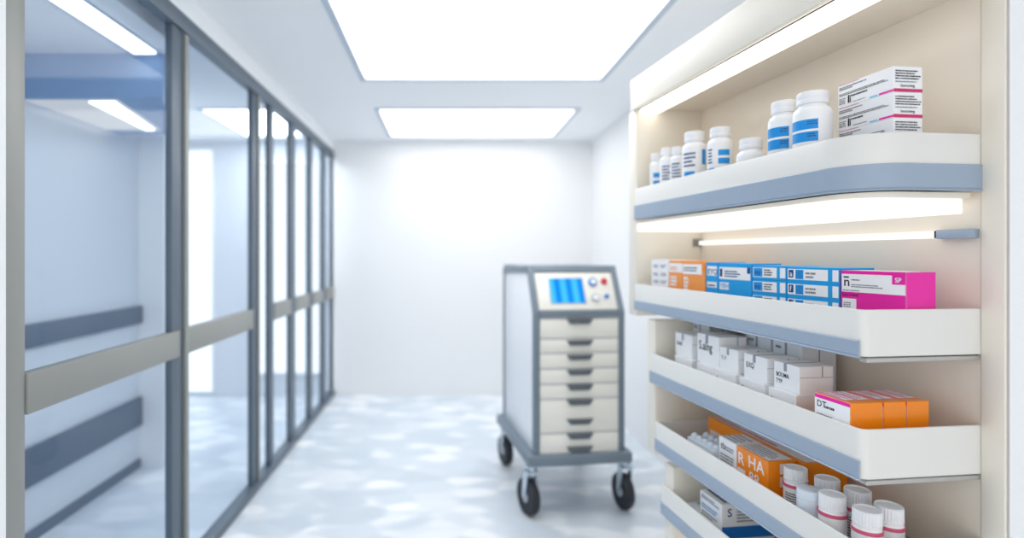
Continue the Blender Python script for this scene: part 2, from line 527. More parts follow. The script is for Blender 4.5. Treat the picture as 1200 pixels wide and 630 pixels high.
def make_tray(u1, zt, zb, zf, z_strip, rn=0.020, label=None, wrap=False):
    """zt rim, zb underside, zf inner floor, z_strip top of the blue strip"""
    th, rf = 0.007, 0.012
    bm = bmesh.new()
    def ring(off, z):
        return [bm.verts.new((p[0], p[1], Z(z))) for p in outline(u1, rn, rf, off)]
    rings = [ring(0.0012, zb), ring(0, zb + 0.0015), ring(0, zt - 0.0025), ring(0.0008, zt - 0.0008), ring(0.0025, zt), ring(th - 0.0025, zt),
             ring(th - 0.0008, zt - 0.0008), ring(th, zt - 0.0025), ring(th, zf)]
    n = len(rings[0])
    for a, b in zip(rings, rings[1:]):
        for i in range(n - 1):          # open along the back, where the tray meets the back panel
            bm.faces.new((a[i], a[i + 1], b[i + 1], b[i]))
    bm.faces.new(rings[0][::-1])
    bm.faces.new(rings[-1])
    tr = link('tray', bm, 'tray', unit, 30)
    tr['label'] = label
    # liner on the tray floor
    bm = bmesh.new(); prism(bm, outline(u1, rn, rf, th + 0.0012), 'z', Z(zf) + 0.0003, Z(zf) + 0.0012)
    link('liner', bm, 'tray_in', tr)
    # blue strip along the front (and round the end on the curved tray)
    ol = outline(u1, rn, rf, 0.0)
    path = ol[0:-1] if wrap else ol[13:-1]
    if wrap:
        path = [(ol[0][0] - 0.002, ol[0][1])] + ol[1:-1]
    else:
        path = [(ol[13][0], 0.004)] + ol[14:-1]
    secs = []
    th2 = 0.0045
    prof = [(0.0002, z_strip), (th2 - 0.001, z_strip), (th2, z_strip - 0.0015), (th2, zb + 0.004), (th2 - 0.0015, zb + 0.0015),
            (th2 + 0.0012, zb - 0.0005), (th2, zb - 0.003), (0.0002, zb - 0.003)]
    bm = bmesh.new()
    for i, p in enumerate(path):
        q0 = Vector(path[max(i - 1, 0)]); q1 = Vector(path[min(i + 1, len(path) - 1)])
        d = (q1 - q0).normalized()
        nrm = Vector((-d.y, d.x))
        secs.append([bm.verts.new((p[0] + nrm.x * o, p[1] + nrm.y * o, Z(z))) for o, z in prof])
    k = len(prof)
    for a, b in zip(secs, secs[1:]):
        for i in range(k):
            bm.faces.new((a[i], a[(i + 1) % k], b[(i + 1) % k], b[i]))
    bm.faces.new(secs[0]); bm.faces.new(secs[-1][::-1])
    st = link('label_strip', bm, 'rail_blue', tr, 30)
    if not wrap:
        box('end_lip', (0.012, 0.001, Z(zb) - 0.0125), (T - 0.001, 0.02, Z(zb) - 0.0025), 'lip', tr, 0.003)
        box('shadow_gap', (0.014, 0.006, Z(zb) - 0.0025), (T - 0.001, 0.02, Z(zb) - 0.0001), 'dark', tr)
    return tr

TR = {1: dict(zt=0.250, zb=0.134, zf=0.232), 2: dict(zt=-0.112, zb=-0.207, zf=-0.148), 3: dict(zt=-0.354, zb=-0.455, zf=-0.405),
      4: dict(zt=-0.589, zb=-0.685, zf=-0.664), 5: dict(zt=-0.791, zb=-0.89, zf=-0.86)}
make_tray(UA0 - 0.004, z_strip=0.186, rn=0.105, wrap=True, label='top tray with a large rounded end', **TR[1])
make_tray(UA0 - 0.004, z_strip=-0.174, label='second tray from the top, holding a row of blue boxes', **TR[2])
make_tray(on_w(761, 0)[0], z_strip=-0.417, label='third tray from the top, holding plain white cartons', **TR[3])
make_tray(on_w(767, 0)[0], z_strip=-0.648, label='fourth tray from the top, holding ribbed cap bottles', **TR[4])
make_tray(on_w(774, 0)[0], z_strip=-0.853, label='lowest tray', **TR[5])
# lamp box under the top tray
eu1 = UA0 - 0.008
bm = bmesh.new(); prism(bm, outline(eu1, 0.10, 0.01, 0.012), 'z', Z(0.118), Z(0.1295))
ub = link('lamp_housing', bm, 'cabinet', unit, 30)
bm = bmesh.new(); prism(bm, [(p[0], p[1] + 0.02) for p in outline(eu1 - 0.022, 0.08, 0.01, 0.004, back=T - 0.012)], 'z', Z(0.086), Z(0.1178), 0.002)
link('diffuser', bm, 'strip', ub, 30)
# thin lamp bar fixed to the back panel
w0 = T - 0.02
ua, _t = on_w(819, w0); ub_, _ = on_w(1095, w0)
zb0, zb1 = Z(0.036), Z(0.052)
lb = box('lamp_bar', (w0, ub_, zb0), (T - 0.0005, ua, zb1), 'strip', unit, 0.002)
box('connector', (w0 - 0.004, 0.004, zb0 - 0.002), (T - 0.0005, ub_ - 0.006, zb1 + 0.002), 'rail_blue', lb, 0.002)
box('end_cap', (w0 - 0.001, ub_ - 0.006, zb0), (T - 0.0005, ub_ - 0.0003, zb1), 'dark', lb)
u2, _ = on_w(811, w0)
box('end_cap', (w0, ua + 0.0004, zb0), (T - 0.0005, u2, zb1), 'steel_grey', lb)
u3, _ = on_w(806, w0 - 0.01); u4, _ = on_w(791, w0 - 0.01)
box('bracket', (w0 - 0.014, u3, zb0 - 0.004), (T - 0.0005, min(u4, UA0 - 0.001), zb1 + 0.008), 'steel_grey', lb, 0.003)

# ------------------------------------------------------------------ printing on packages
TEXT_CACHE = {}
def text_mesh(s):
    if s not in TEXT_CACHE:
        cu = bpy.data.curves.new('txt', 'FONT'); cu.body = s; cu.size = 1.0; cu.offset = 0.012; cu.resolution_u = 3
        ob = bpy.data.objects.new('txt', cu); C.objects.link(ob)
        dg = bpy.context.evaluated_depsgraph_get(); dg.update()
        me = bpy.data.meshes.new_from_object(ob.evaluated_get(dg))
        vs = [v.co.xy.copy() for v in me.vertices]; fs = [tuple(p.vertices) for p in me.polygons]
        bpy.data.objects.remove(ob); bpy.data.curves.remove(cu); bpy.data.meshes.remove(me)
        TEXT_CACHE[s] = (vs, fs)
    return TEXT_CACHE[s]

class Printer:
    """collects printed shapes on the faces of a carton of size (a, b, h): a along w, b along u"""
    def __init__(self, a, b, h, z0=0.0):
        self.f = {'front': (Vector((-a / 2, b / 2, z0)), Vector((0, -1, 0)), Vector((0, 0, 1)), Vector((-1, 0, 0)), b, h),
                  'end': (Vector((-a / 2, -b / 2, z0)), Vector((1, 0, 0)), Vector((0, 0, 1)), Vector((0, -1, 0)), a, h),
                  'top': (Vector((-a / 2, b / 2, z0 + h)), Vector((0, -1, 0)), Vector((1, 0, 0)), Vector((0, 0, 1)), b, a)}
        self.b = {}
    def bm(self, m):
        return self.b.setdefault(m, bmesh.new())
    def pt(self, face, x, y, lift):
        o, r, u, n, w, h = self.f[face]
        return o + r * (x * w) + u * (y * h) + n * lift
    def rect(self, face, x0, y0, x1, y1, m, lift=0.0003):
        bm = self.bm(m)
        bm.faces.new([bm.verts.new(self.pt(face, x, y, lift)) for x, y in ((x0, y0), (x1, y0), (x1, y1), (x0, y1))])
    def rows(self, face, x0, y0, x1, y1, n, m, fill=0.55, lift=0.0006, ragged=0.3):
        """lines of unreadably small print"""
        w = self.f[face][4]
        for i in range(n):
            yb = y1 - (i + 1) * (y1 - y0) / n
            yt = yb + fill * (y1 - y0) / n
            x, xe = x0, x1 - random.random() * ragged * (x1 - x0)
            while x < xe:
                l = random.uniform(0.0012, 0.0062) / w
                self.rect(face, x, yb + random.uniform(-.04, .04) * (yt - yb), min(x + l, xe), yt, m, lift)
                x += l + random.uniform(0.0006, 0.0014) / w
    def text(self, face, s, x, y, h, m, lift=0.0007, stretch=1.0):
        vs, fs = text_mesh(s)
        o, r, u, n, w, hh = self.f[face]
        bm = self.bm(m)
        base = o + r * (x * w) + u * (y * hh) + n * lift
        k = h * hh / 0.7
        vv = [bm.verts.new(base + r * (v.x * k * stretch) + u * (v.y * k)) for v in vs]
        for f in fs:
            try:
                bm.faces.new([vv[i] for i in f])
            except ValueError:
                pass
    def build(self, parent):
        for m, bm in self.b.items():
            ink = m.startswith('ink')
            me = bpy.data.meshes.new('lettering' if ink else 'colour_panel')
            bm.normal_update()
            bm.to_mesh(me); bm.free()
            me.materials.append(M[m])
            o = bpy.data.objects.new('lettering' if ink else 'colour_panel', me)
            C.objects.link(o); o.parent = parent

def carton(name, label, cat, group, u_near, u_far, w0, w1, z0, z1, m='paper', rot=0.0, flap=True, bev=0.0008):
    """a package standing in the unit's frame; returns (thing, Printer)"""
    a, b, h = w1 - w0, u_far - u_near, z1 - z0
    t = thing(name, label, cat, world((w0 + w1) / 2, (u_near + u_far) / 2, Z(z0)), ANG + rot, group)
    box('carton', (-a / 2, -b / 2, 0), (a / 2, b / 2, h), m, t, bev, 1)
    return t, Printer(a, b, h)

FL = {k: v['zf'] + 0.0014 for k, v in TR.items()}

# ---- top tray: bottles
def patch(bm, r, a0, a1, z0, z1, n=16):
    prev = None
    for i in range(n + 1):
        a = a0 + (a1 - a0) * i / n
        c = (bm.verts.new((r * math.cos(a), r * math.sin(a), z0)), bm.verts.new((r * math.cos(a), r * math.sin(a), z1)))
        if prev:
            bm.faces.new((prev[0], c[0], c[1], prev[1]))
        prev = c

def rows_round(bm, r, a0, a1, z0, z1, n, fill=0.5):
    for i in range(n):
        zb = z1 - (i + 1) * (z1 - z0) / n
        zt = zb + fill * (z1 - z0) / n
        a, e = a0, a1 - random.random() * 0.3 * (a1 - a0)
        while a < e:
            l = random.uniform(0.0016, 0.005) / r
            patch(bm, r, a, min(a + l, e), zb, zt, 2)
            a += l + 0.001 / r

def facing(p):
    """angle in the unit's frame from a point towards the camera"""
    d = Vector((0, 0, 0)) - Vector((p.x, p.y, 0))
    return math.atan2(d.y, d.x) - ANG

def white_bottle(px, w, ytop, dpx, label, blocks, texts, tray=1, neck=0.62, cap_h=0.2):
    u, t = on_w(px, w)
    r = dpx * t / F / 2 * 0.93
    z0 = FL[tray]
    h = zat(ytop, t) - Z(z0)
    o = thing('pill_bottle', label, 'bottle', world(w, u, Z(z0)), ANG, 'white bottles on the top tray')
    ch = h * cap_h
    nb = h - ch
    rc = r * 0.80
    body = [(0, 0), (r * 0.92, 0), (r * 0.98, 0.003), (r, 0.008)]
    sh = nb - r * 0.62
    body += [(r, sh)]
    for i in range(1, 9):
        a = math.pi / 2 * i / 8
        body.append((rc * 0.9 + (r - rc * 0.9) * math.cos(a), sh + (nb - 0.006 - sh) * math.sin(a)))
    body += [(rc * 0.9, nb), (0, nb)]
    bm = bmesh.new(); lathe(bm, body)
    link('body', bm, 'pwhite', o, 40)
    bm = bmesh.new()
    lathe(bm, [(0, nb + 0.0005), (rc * 0.99, nb + 0.0005), (rc, nb + 0.002), (rc, nb + ch * 0.38), (rc * 0.985, nb + ch * 0.42), (rc, nb + ch * 0.46),
               (rc, h - 0.004), (rc * 0.97, h - 0.001), (rc * 0.9, h), (0, h)], 60)
    link('cap', bm, 'capwhite', o, 40)
    f = facing(world(w, u, 0))
    bm = bmesh.new()
    for (a0, a1, y0, y1) in blocks:
        patch(bm, r + 0.0004, f + a0, f + a1, y0 * sh, y1 * sh)
    link('colour_panel', bm, 'blue', o, 40)
    if texts:
        bm = bmesh.new()
        for (a0, a1, y0, y1, n) in texts:
            rows_round(bm, r + 0.0007, f + a0, f + a1, y0 * sh, y1 * sh, n)
        link('lettering', bm, 'ink_blue', o)
    return o

BL = [(-1.35, 0.28, 0.61, 0.85), (-1.35, 0.28, 0.31, 0.55)]
TX = [(-0.25, 0.24, 0.72, 0.83, 2), (-0.25, 0.24, 0.42, 0.53, 2)]
white_bottle(952, 0.055, 109, 43, 'largest white bottle with two blue blocks, beside the stacked boxes on the top tray', BL, TX)
white_bottle(919, 0.062, 119.5, 36, 'white bottle with two blue blocks, half behind the largest bottle on the top tray', BL, TX)
white_bottle(880, 0.05, 163, 33, 'short blank white bottle, lowest one on the top tray', [], [], cap_h=0.34)
white_bottle(844, 0.05, 150, 30, 'medium white bottle with two small blue blocks, left of the short blank bottle', [(-0.15, 0.75, 0.62, 0.80), (-0.15, 0.75, 0.36, 0.54), (-1.1, -0.45, 0.15, 0.25)], [(-1.1, -0.55, 0.4, 0.9, 5)])
white_bottle(814, 0.05, 155, 29, 'medium white bottle with rows of dark print, right beside the slim bottles', [(-0.95, 0.0, 0.12, 0.30), (0.6, 1.0, 0.5, 0.95)], [(-1.0, 0.1, 0.45, 0.92, 4)])
white_bottle(794.5, 0.052, 172.5, 18, 'slim white bottle with dark print, tight against the fine print bottle', [], [(-0.9, 0.4, 0.2, 0.9, 6)])
white_bottle(782, 0.05, 173.5, 18, 'slim white bottle with faint grey print, second from the far end of top tray', [], [(-0.7, 0.5, 0.3, 0.85, 5)])
white_bottle(769.5, 0.05, 180, 16, 'smallest white bottle at the far end of the top tray', [(-0.5, 0.5, 0.5, 0.68), (-0.5, 0.5, 0.2, 0.38)], [])

# ---- top tray: three stacked boxes
un = 0.03
wb, tn = on_u(1047, un); uf, _ = on_w(982, wb)
w1, _ = on_u(1081, un)
zs = FL[1]; hh = (zat(77.5, tn) - Z(zs)) / 3
for i, nm in enumerate(('bottom', 'middle', 'topmost')):
    o, p = carton('medicine_box', f'white box with magenta stripe, {nm} of the three stacked on the top tray', 'medicine box', 'stacked boxes on the top tray',
                  un, uf, wb, w1, zs + i * hh + 0.0003 * i, zs + (i + 1) * hh + 0.0003 * i)
    p.rect('front', 0.76, 0.02, 1.0, 0.10, 'magenta'); p.rect('front', 0.60, 0.02, 0.74, 0.09, 'lightcyan')
    p.rect('front', 0.02, 0.965, 0.40, 0.985, 'crimson')
    p.rows('front', 0.03, 0.83, 0.55, 0.92, 1, 'ink_grey'); p.text('front', 'mamoovuts', 0.03, 0.74, 0.10, 'ink')
    p.rows('front', 0.03, 0.50, 0.95, 0.62, 2, 'ink'); p.rows('front', 0.24, 0.36, 0.6, 0.48, 1, 'ink')
    p.rect('front', 0.20, 0.12, 0.23, 0.46, 'ink', 0.0006); p.rect('front', 0.24, 0.12, 0.255, 0.34, 'ink', 0.0006)
    p.rows('front', 0.03, 0.14, 0.17, 0.42, 4, 'ink_grey'); p.rows('front', 0.3, 0.1, 0.56, 0.16, 1, 'ink_grey')
    p.rect('end', 0, 0.0, 1, 0.13, 'crimson')
    p.rows('end', 0.06, 0.5, 0.95, 0.9, 4, 'ink', 0.5); p.rows('end', 0.06, 0.38, 0.9, 0.46, 1, 'ink_grey'); p.text('end', 'bactcotng', 0.24, 0.20, 0.11, 'ink')
    p.build(o)

# ---- second tray: front row of coloured boxes
f2 = FL[2]; top2 = -0.030; W2 = 0.03
NB = 0.0105
LB = Vector((on_u(1063, NB)[0], NB))                   # the row stands a little askew: near and far end of its front line
LA = Vector((0.034, on_w(763.5, 0.034)[0]))
LD = (LA - LB).normalized()
LROT = math.atan2(-LD.x, LD.y)
def on_line(px):
    lo, hi = LB - LD * 0.1, LA + LD * 0.1
    for _ in range(60):
        m_ = (lo + hi) / 2
        p = world(m_.x, m_.y, 0)
        if PX + F * p.x / p.y > px:
            lo = m_
        else:
            hi = m_
    return lo
def row_box(pl, pr, depth, z0, z1, label, m, name='medicine_box', group='boxes on the second tray'):
    pf, pn = on_line(pl), on_line(pr)
    b = (pf - pn).length - 0.0012
    c = (pf + pn) / 2 + Vector((LD.y, -LD.x)) * depth / 2
    o, p = carton(name, label, 'medicine box', group, c.y - b / 2, c.y + b / 2, c.x - depth / 2, c.x + depth / 2, z0, z1, m, LROT)
    return o, p
o, p = row_box(763.5, 783.5, 0.11, f2, -0.019, 'white box with grey print at the far end of the second tray', 'paper')
for yy in (0.78, 0.55, 0.34):
    p.rows('front', 0.12, yy, 0.45, yy + 0.1, 2, 'ink_grey'); p.rows('front', 0.55, yy, 0.9, yy + 0.1, 2, 'ink_grey')
p.build(o)
o, p = row_box(784, 799.5, 0.11, f2, -0.021, 'narrow orange box with white top next to the white box, second tray', 'orange_pale')
p.rect('front', 0, 0.68, 1, 0.93, 'paper'); p.rows('front', 0.1, 0.74, 0.8, 0.86, 2, 'orange_pale'); p.rows('front', 0.12, 0.3, 0.7, 0.6, 3, 'paper', 0.8); p.build(o)
o, p = row_box(799.7, 826.5, 0.11, f2, -0.023, 'wider orange box with white top beside the blue boxes, second tray', 'orange_pale')
p.rect('front', 0.0, 0.66, 0.86, 0.93, 'paper'); p.rect('front', 0.86, 0.76, 1.0, 0.93, 'orange'); p.rows('front', 0.06, 0.74, 0.7, 0.88, 2, 'ink_grey')
p.rows('front', 0.05, 0.2, 0.3, 0.6, 4, 'paper', 0.8); p.build(o)
o, p = row_box(827.2, 841.5, 0.10, f2, -0.024, 'narrow blue box with white panels, first of the blue ones from the orange boxes', 'cyan')
p.rect('front', 0.12, 0.66, 0.92, 0.90, 'paper'); p.text('front', 'EYQ', 0.16, 0.70, 0.13, 'ink_blue'); p.rect('front', 0.1, 0.36, 0.9, 0.5, 'paper')
p.rows('front', 0.16, 0.39, 0.8, 0.47, 1, 'ink_blue'); p.build(o)
o, p = row_box(841.8, 880.8, 0.10, f2, -0.026, 'wide blue box with white panel and navy dot on the second tray', 'cyan')
p.rect('front', 0.03, 0.60, 0.97, 0.90, 'paper'); p.rect('front', 0.05, 0.66, 0.13, 0.86, 'ink_blue', 0.0006)
p.rows('front', 0.2, 0.66, 0.7, 0.84, 3, 'ink_blue'); p.rect('front', 0.88, 0.76, 0.97, 0.9, 'ink_blue', 0.0006)
p.rect('front', 0.04, 0.34, 0.34, 0.52, 'paper'); p.text('front', 'YBHS', 0.06, 0.38, 0.11, 'cyan'); p.build(o)
ti = (top2 - f2) / 3
for k, nm in enumerate(('bottom', 'middle', 'top')):
    o, p = row_box(881.3, 921.5, 0.10, f2 + k * ti, f2 + (k + 1) * ti - 0.0004, f'{nm} blue and white box of the left stack of three, second tray', 'cyan')
    p.rect('front', 0.03, 0.16, 0.74, 0.86, 'paper'); p.rect('front', 0.05, 0.2, 0.32, 0.82, 'blue', 0.0005)
    p.text('front', 'enp', 0.08, 0.36, 0.34, 'ink_blue', stretch=0.8); p.rows('front', 0.37, 0.3, 0.62, 0.8, 3, 'ink'); p.rect('front', 0.83, 0.16, 0.98, 0.86, 'paper'); p.build(o)
    o, p = row_box(922, 984, 0.10, f2 + k * ti - 0.0006 * k, f2 + (k + 1) * ti - 0.0004 - 0.0006 * k, f'{nm} blue and white box of the stack of three beside the magenta box', 'cyan')
    p.rect('front', 0.02, 0.16, 0.80, 0.86, 'paper'); p.rect('front', 0.04, 0.28, 0.14, 0.8, 'ink_blue', 0.0005); p.text('front', 'dfa'[k], 0.065, 0.38, 0.34, 'paper', 0.0009)
    p.rect('front', 0.18, 0.2, 0.34, 0.82, 'blue', 0.0005); p.rows('front', 0.19, 0.24, 0.33, 0.78, 5, 'ink_blue', 0.3)
    p.rows('front', 0.38, 0.3, 0.6, 0.76, 2, 'ink_grey'); p.rect('front', 0.88, 0.16, 0.985, 0.86, 'paper'); p.build(o)
tn = on_u(1063, NB)[1]; dpk = on_u(1101, NB)[0] - LB.x
o, p = row_box(985, 1063, dpk, f2, zat(319, tn) - CAMZ, 'magenta box with white print panel at the near end of the second tray', 'magenta')
p.rect('front', 0.02, 0.56, 0.985, 0.93, 'paper'); p.rect('front', 0.80, 0.76, 0.985, 0.935, 'magenta', 0.0006); p.text('front', 'SP', 0.84, 0.80, 0.09, 'paper', 0.0009)
p.text('front', 'n', 0.05, 0.68, 0.19, 'ink', stretch=1.1); p.rect('front', 0.05, 0.85, 0.14, 0.88, 'ink', 0.0006)
p.rows('front', 0.18, 0.8, 0.34, 0.84, 1, 'ink'); p.rows('front', 0.18, 0.66, 0.66, 0.74, 2, 'ink_grey'); p.rows('front', 0.04, 0.58, 0.4, 0.62, 1, 'ink_grey')
p.text('front', 'EXLTANS', 0.03, 0.47, 0.06, 'ink'); p.rect('front', 0.03, 0.20, 0.26, 0.42, 'paper'); p.rows('front', 0.05, 0.24, 0.2, 0.36, 3, 'ink_grey')
p.rect('front', 0.0, 0.16, 0.35, 0.18, 'paper'); p.rect('front', 0.985, 0, 1.0, 1, 'pinkprint')
p.rect('top', 0.02, 0.1, 0.98, 0.95, 'paper'); p.build(o)

# ---- third tray: plain white cartons in two tiers, back row, orange trio
f3 = FL[3]; mid3 = -0.340
def plain(pl, pr, w0, w1, z0, z1, label, txt, size, notch, m='paper', font='ink', group='plain white cartons on the third tray'):
    uf, _ = on_w(pl, w0); un, _ = on_w(pr, w0)
    o, p = carton('white_carton', label, 'carton', group, un, uf, w0, w1, z0, z1, m)
    if notch:
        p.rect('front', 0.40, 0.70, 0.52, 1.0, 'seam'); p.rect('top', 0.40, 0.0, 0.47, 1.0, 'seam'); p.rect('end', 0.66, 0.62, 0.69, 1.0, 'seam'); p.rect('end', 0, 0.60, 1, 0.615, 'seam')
    for i, s in enumerate(txt):
        p.text('front', s, 0.10, 0.46 - i * 0.25, size * 1.25, font, stretch=0.8)
    p.build(o)
    return o
uppers = [(791.5, 811, -0.266, 'first', ['lumd'], 0.16), (817, 842.5, -0.250, 'second', ['S.alng'], 0.24), (843.5, 865, -0.274, 'third', ['T1 P'], 0.13),
          (872, 899, -0.274, 'fourth', ['EXQ'], 0.17), (907, 937, -0.273, 'fifth', ['BOUMA', 'TYP'], 0.13)]
for (pl, pr, zt, nm, txt, sz) in uppers:
    plain(pl, pr, 0.045, 0.135, mid3, zt, f'plain white carton in the upper tier on the third tray, {nm} from the far end', txt, sz, True)
lowers = [(791, 811, 'first', []), (816.5, 837, 'second', ['o vxm']), (837.5, 862, 'third', ['F oovm']), (866.5, 896, 'fourth', ['E- voums']), (900.5, 933, 'fifth', ['*'])]
for (pl, pr, nm, txt) in lowers:
    plain(pl, pr, 0.032, 0.135, f3, mid3 - 0.0004, f'plain white carton in the lower tier on the third tray, {nm} from the far end', txt, 0.18, False, font='ink_grey')
for (pl, pr, zt, lab) in ((812, 831, -0.232, 'white carton standing behind the first cartons on the third tray'),
                          (874, 903, -0.232, 'grey white carton in the shaded back row under the second tray'),
                          (906, 940, -0.236, 'longer white carton nearest in the shaded back row under the second tray')):
    uf, _ = on_w(pl, 0.15); un, _ = on_w(pr, 0.15)
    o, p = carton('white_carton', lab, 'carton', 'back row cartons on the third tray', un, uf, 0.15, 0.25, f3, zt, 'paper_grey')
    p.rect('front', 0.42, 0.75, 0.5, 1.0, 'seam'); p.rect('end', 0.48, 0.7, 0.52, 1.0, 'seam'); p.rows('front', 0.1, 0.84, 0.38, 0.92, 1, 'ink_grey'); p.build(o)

wt = 0.012
un, tn = on_w(997, wt); uf, _ = on_w(955, wt)
ws = [wt] + [on_u(x, un)[0] for x in (1035.5, 1062.5, 1089.5)]
for i, nm in enumerate(('at the front', 'in the middle', 'at the back')):
    o, p = carton('medicine_box', f'orange ended pink edged box, {nm} of three on the third tray', 'medicine box', 'orange ended boxes on the third tray',
                  un, uf, ws[i] + (0.0015 if i else 0), ws[i + 1] - 0.0015, f3, -0.311, 'orange')
    p.rect('front', 0.0, 0.0, 0.985, 0.9, 'paper'); p.rect('front', 0.0, 0.90, 0.985, 0.985, 'magenta')
    p.rect('top', 0.01, 0.05, 0.76, 0.97, 'pinkprint'); p.rect('top', 0.04, 0.12, 0.74, 0.44, 'paper', 0.0005); p.rect('top', 0.04, 0.54, 0.74, 0.9, 'paper', 0.0005)
    p.rows('top', 0.06, 0.15, 0.70, 0.42, 2, 'crimson', 0.4, 0.0007); p.rows('top', 0.06, 0.58, 0.70, 0.86, 2, 'crimson', 0.4, 0.0007)
    if i == 0:
        p.text('front', 'DT', 0.06, 0.70, 0.15, 'ink'); p.rows('front', 0.30, 0.70, 0.66, 0.8, 1, 'ink'); p.rows('front', 0.05, 0.50, 0.6, 0.56, 1, 'ink_grey')
        p.rows('front', 0.05, 0.34, 0.92, 0.46, 1, 'ink', 0.7); p.rows('front', 0.05, 0.08, 0.92, 0.32, 3, 'ink', 0.5)
        p.rows('end', 0.05, 0.2, 0.32, 0.85, 14, 'orange_pale', 0.3)
    p.build(o)

# ---- fourth tray
f4 = FL[4]
G4 = 'boxes on the fourth tray'
un, tn = on_w(900, 0.04); uf, _ = on_w(863.8, 0.04); w1, _ = on_u(947, un)
o, p = carton('medicine_box', 'bright orange box with white pictograms, behind the ribbed bottles on the fourth tray', 'medicine box', G4, un, uf, 0.04, 0.12, f4, -0.540, 'orange')
p.text('front', 'R', 0.03, 0.62, 0.26, 'paper'); p.text('front', 'HA', 0.38, 0.66, 0.26, 'paper'); p.text('front', '88', 0.40, 0.34, 0.24, 'paper')
p.rect('front', 0.34, 0.12, 0.96, 0.26, 'paper'); p.rect('front', 0.0, 0.34, 0.28, 0.52, 'paper')
p.rect('top', 0.03, 0.08, 0.95, 0.94, 'paper'); p.rows('top', 0.06, 0.15, 0.9, 0.85, 5, 'ink_grey', 0.4)
p.rect('end', 0.42, 0.72, 0.74, 0.94, 'paper'); p.rect('end', 0.42, 0.44, 0.74, 0.66, 'paper'); p.build(o)
uf2, _ = on_w(842.5, 0.04); un2, _ = on_w(863, 0.04)
o, p = carton('medicine_box', 'white box with small dark print left of the bright orange box, fourth tray', 'medicine box', G4, un2 + 0.001, uf2, 0.04, 0.12, f4, -0.540, 'paper')
p.text('front', 'tb', 0.12, 0.74, 0.15, 'ink'); p.rows('front', 0.36, 0.74, 0.9, 0.86, 2, 'ink_grey'); p.rows('front', 0.1, 0.1, 0.9, 0.66, 8, 'ink_grey', 0.5)
p.rows('top', 0.05, 0.1, 0.9, 0.9, 4, 'ink_grey', 0.4); p.build(o)
uf3, _ = on_w(830, 0.125); un3 = un - 0.02
o, p = carton('medicine_box', 'long orange box lying behind the white box at the back of the fourth tray', 'medicine box', G4, un3, uf3, 0.125, 0.25, f4, -0.542, 'orange')
p.rows('front', 0.03, 0.3, 0.2, 0.75, 2, 'paper', 0.7); p.rect('top', 0.02, 0.1, 0.98, 0.9, 'paper'); p.rows('top', 0.04, 0.16, 0.9, 0.84, 3, 'crimson', 0.3); p.build(o)
# clear blister tray with domes
ufb, _ = on_w(805, 0.03); unb, _ = on_w(836, 0.03)
o = thing('blister_tray', 'cloudy white blister tray with domed pockets at the far end of the fourth tray', 'blister tray', world(0.07, (ufb + unb) / 2, Z(f4)), ANG)
L, Wd, hb_ = ufb - unb, 0.08, 0.075
bm = bmesh.new()
prism(bm, [(-Wd / 2, -L / 2), (Wd / 2, -L / 2), (Wd / 2, L / 2), (-Wd / 2, L / 2)], 'z', 0, hb_ - 0.004, 0.004)
link('base', bm, 'cloudy', o, 35)
n = 5
for i in range(n):
    for j in range(2):
        bm = bmesh.new()
        r = min(L / n, Wd / 2) * 0.42
        lathe(bm, [(r, 0), (r * 0.96, 0.006), (r * 0.75, 0.011), (r * 0.4, 0.0135), (0, 0.0145)], 20, (-Wd / 4 + j * Wd / 2, -L / 2 + (i + 0.5) * L / n, hb_ - 0.0045))
        link('pocket', bm, 'cloudy', o, 60)

def ribbed_bottle(px, py, label, text=True):
    zc = -0.54
    t = zc * F / (PY - py)
    P = Vector(((px - PX) / F * t, t, 0))
    l = local(P)
    rc = 0.0262
    o = thing('pill_bottle', label, 'bottle', world(l.x, l.y, Z(f4)), ANG, 'ribbed cap bottles on the fourth tray')
    H = zc - f4
    nb = H - 0.034
    r = 0.0275
    bm = bmesh.new()
    lathe(bm, [(0, 0), (r * 0.94, 0), (r, 0.004), (r, nb - 0.013), (r * 0.985, nb - 0.009), (r * 0.95, nb - 0.004), (r * 0.86, nb), (0, nb)])
    link('body', bm, 'pwhite', o, 40)
    bm = bmesh.new()
    lathe(bm, [(r * 0.99, nb - 0.0135), (r * 1.035, nb - 0.013), (r * 1.045, nb - 0.0095), (r * 1.035, nb - 0.006), (r * 0.97, nb - 0.0055)])
    link('ring', bm, 'ring', o, 40)
    bm = bmesh.new()
    lathe(bm, [(0, nb + 0.0004), (rc * 1.01, nb + 0.0004), (rc * 1.02, nb + 0.003), (rc * 1.02, nb + 0.006), (rc, nb + 0.0065), (rc, H - 0.004), (rc * 0.985, H - 0.0012),
               (rc * 0.93, H), (rc * 0.86, H - 0.0003), (rc * 0.83, H - 0.0022), (0, H - 0.0024)], 84, ribs=(nb + 0.0064, H - 0.0039, 0.0030))
    link('cap', bm, 'capwhite', o, 25)
    if text:
        f = facing(P)
        bm = bmesh.new()
        rows_round(bm, r + 0.0005, f - 0.9, f + 0.8, 0.012, nb - 0.022, 9, 0.42)
        link('lettering', bm, 'ink', o)
    return o
ribbed_bottle(932.4, 547, 'ribbed cap bottle with dense black print beside the bright orange box')
ribbed_bottle(969.4, 559.5, 'ribbed cap bottle behind the cloudy cup', False)
ribbed_bottle(975.5, 577.6, 'ribbed cap bottle at the front, right of the cloudy cup', False)
ribbed_bottle(1004.9, 572.4, 'ribbed cap bottle in the back row with black print, middle one of that row')
ribbed_bottle(1016, 595.5, 'ribbed cap bottle nearest the camera in the front row of the fourth tray', False)
ribbed_bottle(1041.5, 591, 'ribbed cap bottle in the back row nearest the tray end', False)
uc, tc_ = on_w(949, 0.042)
o = thing('dosing_cup', 'upturned cloudy plastic cup between the ribbed cap bottles on the fourth tray', 'cup', world(0.042, uc, Z(f4)), ANG)
hc = zat(572, tc_) - Z(f4)
bm = bmesh.new()
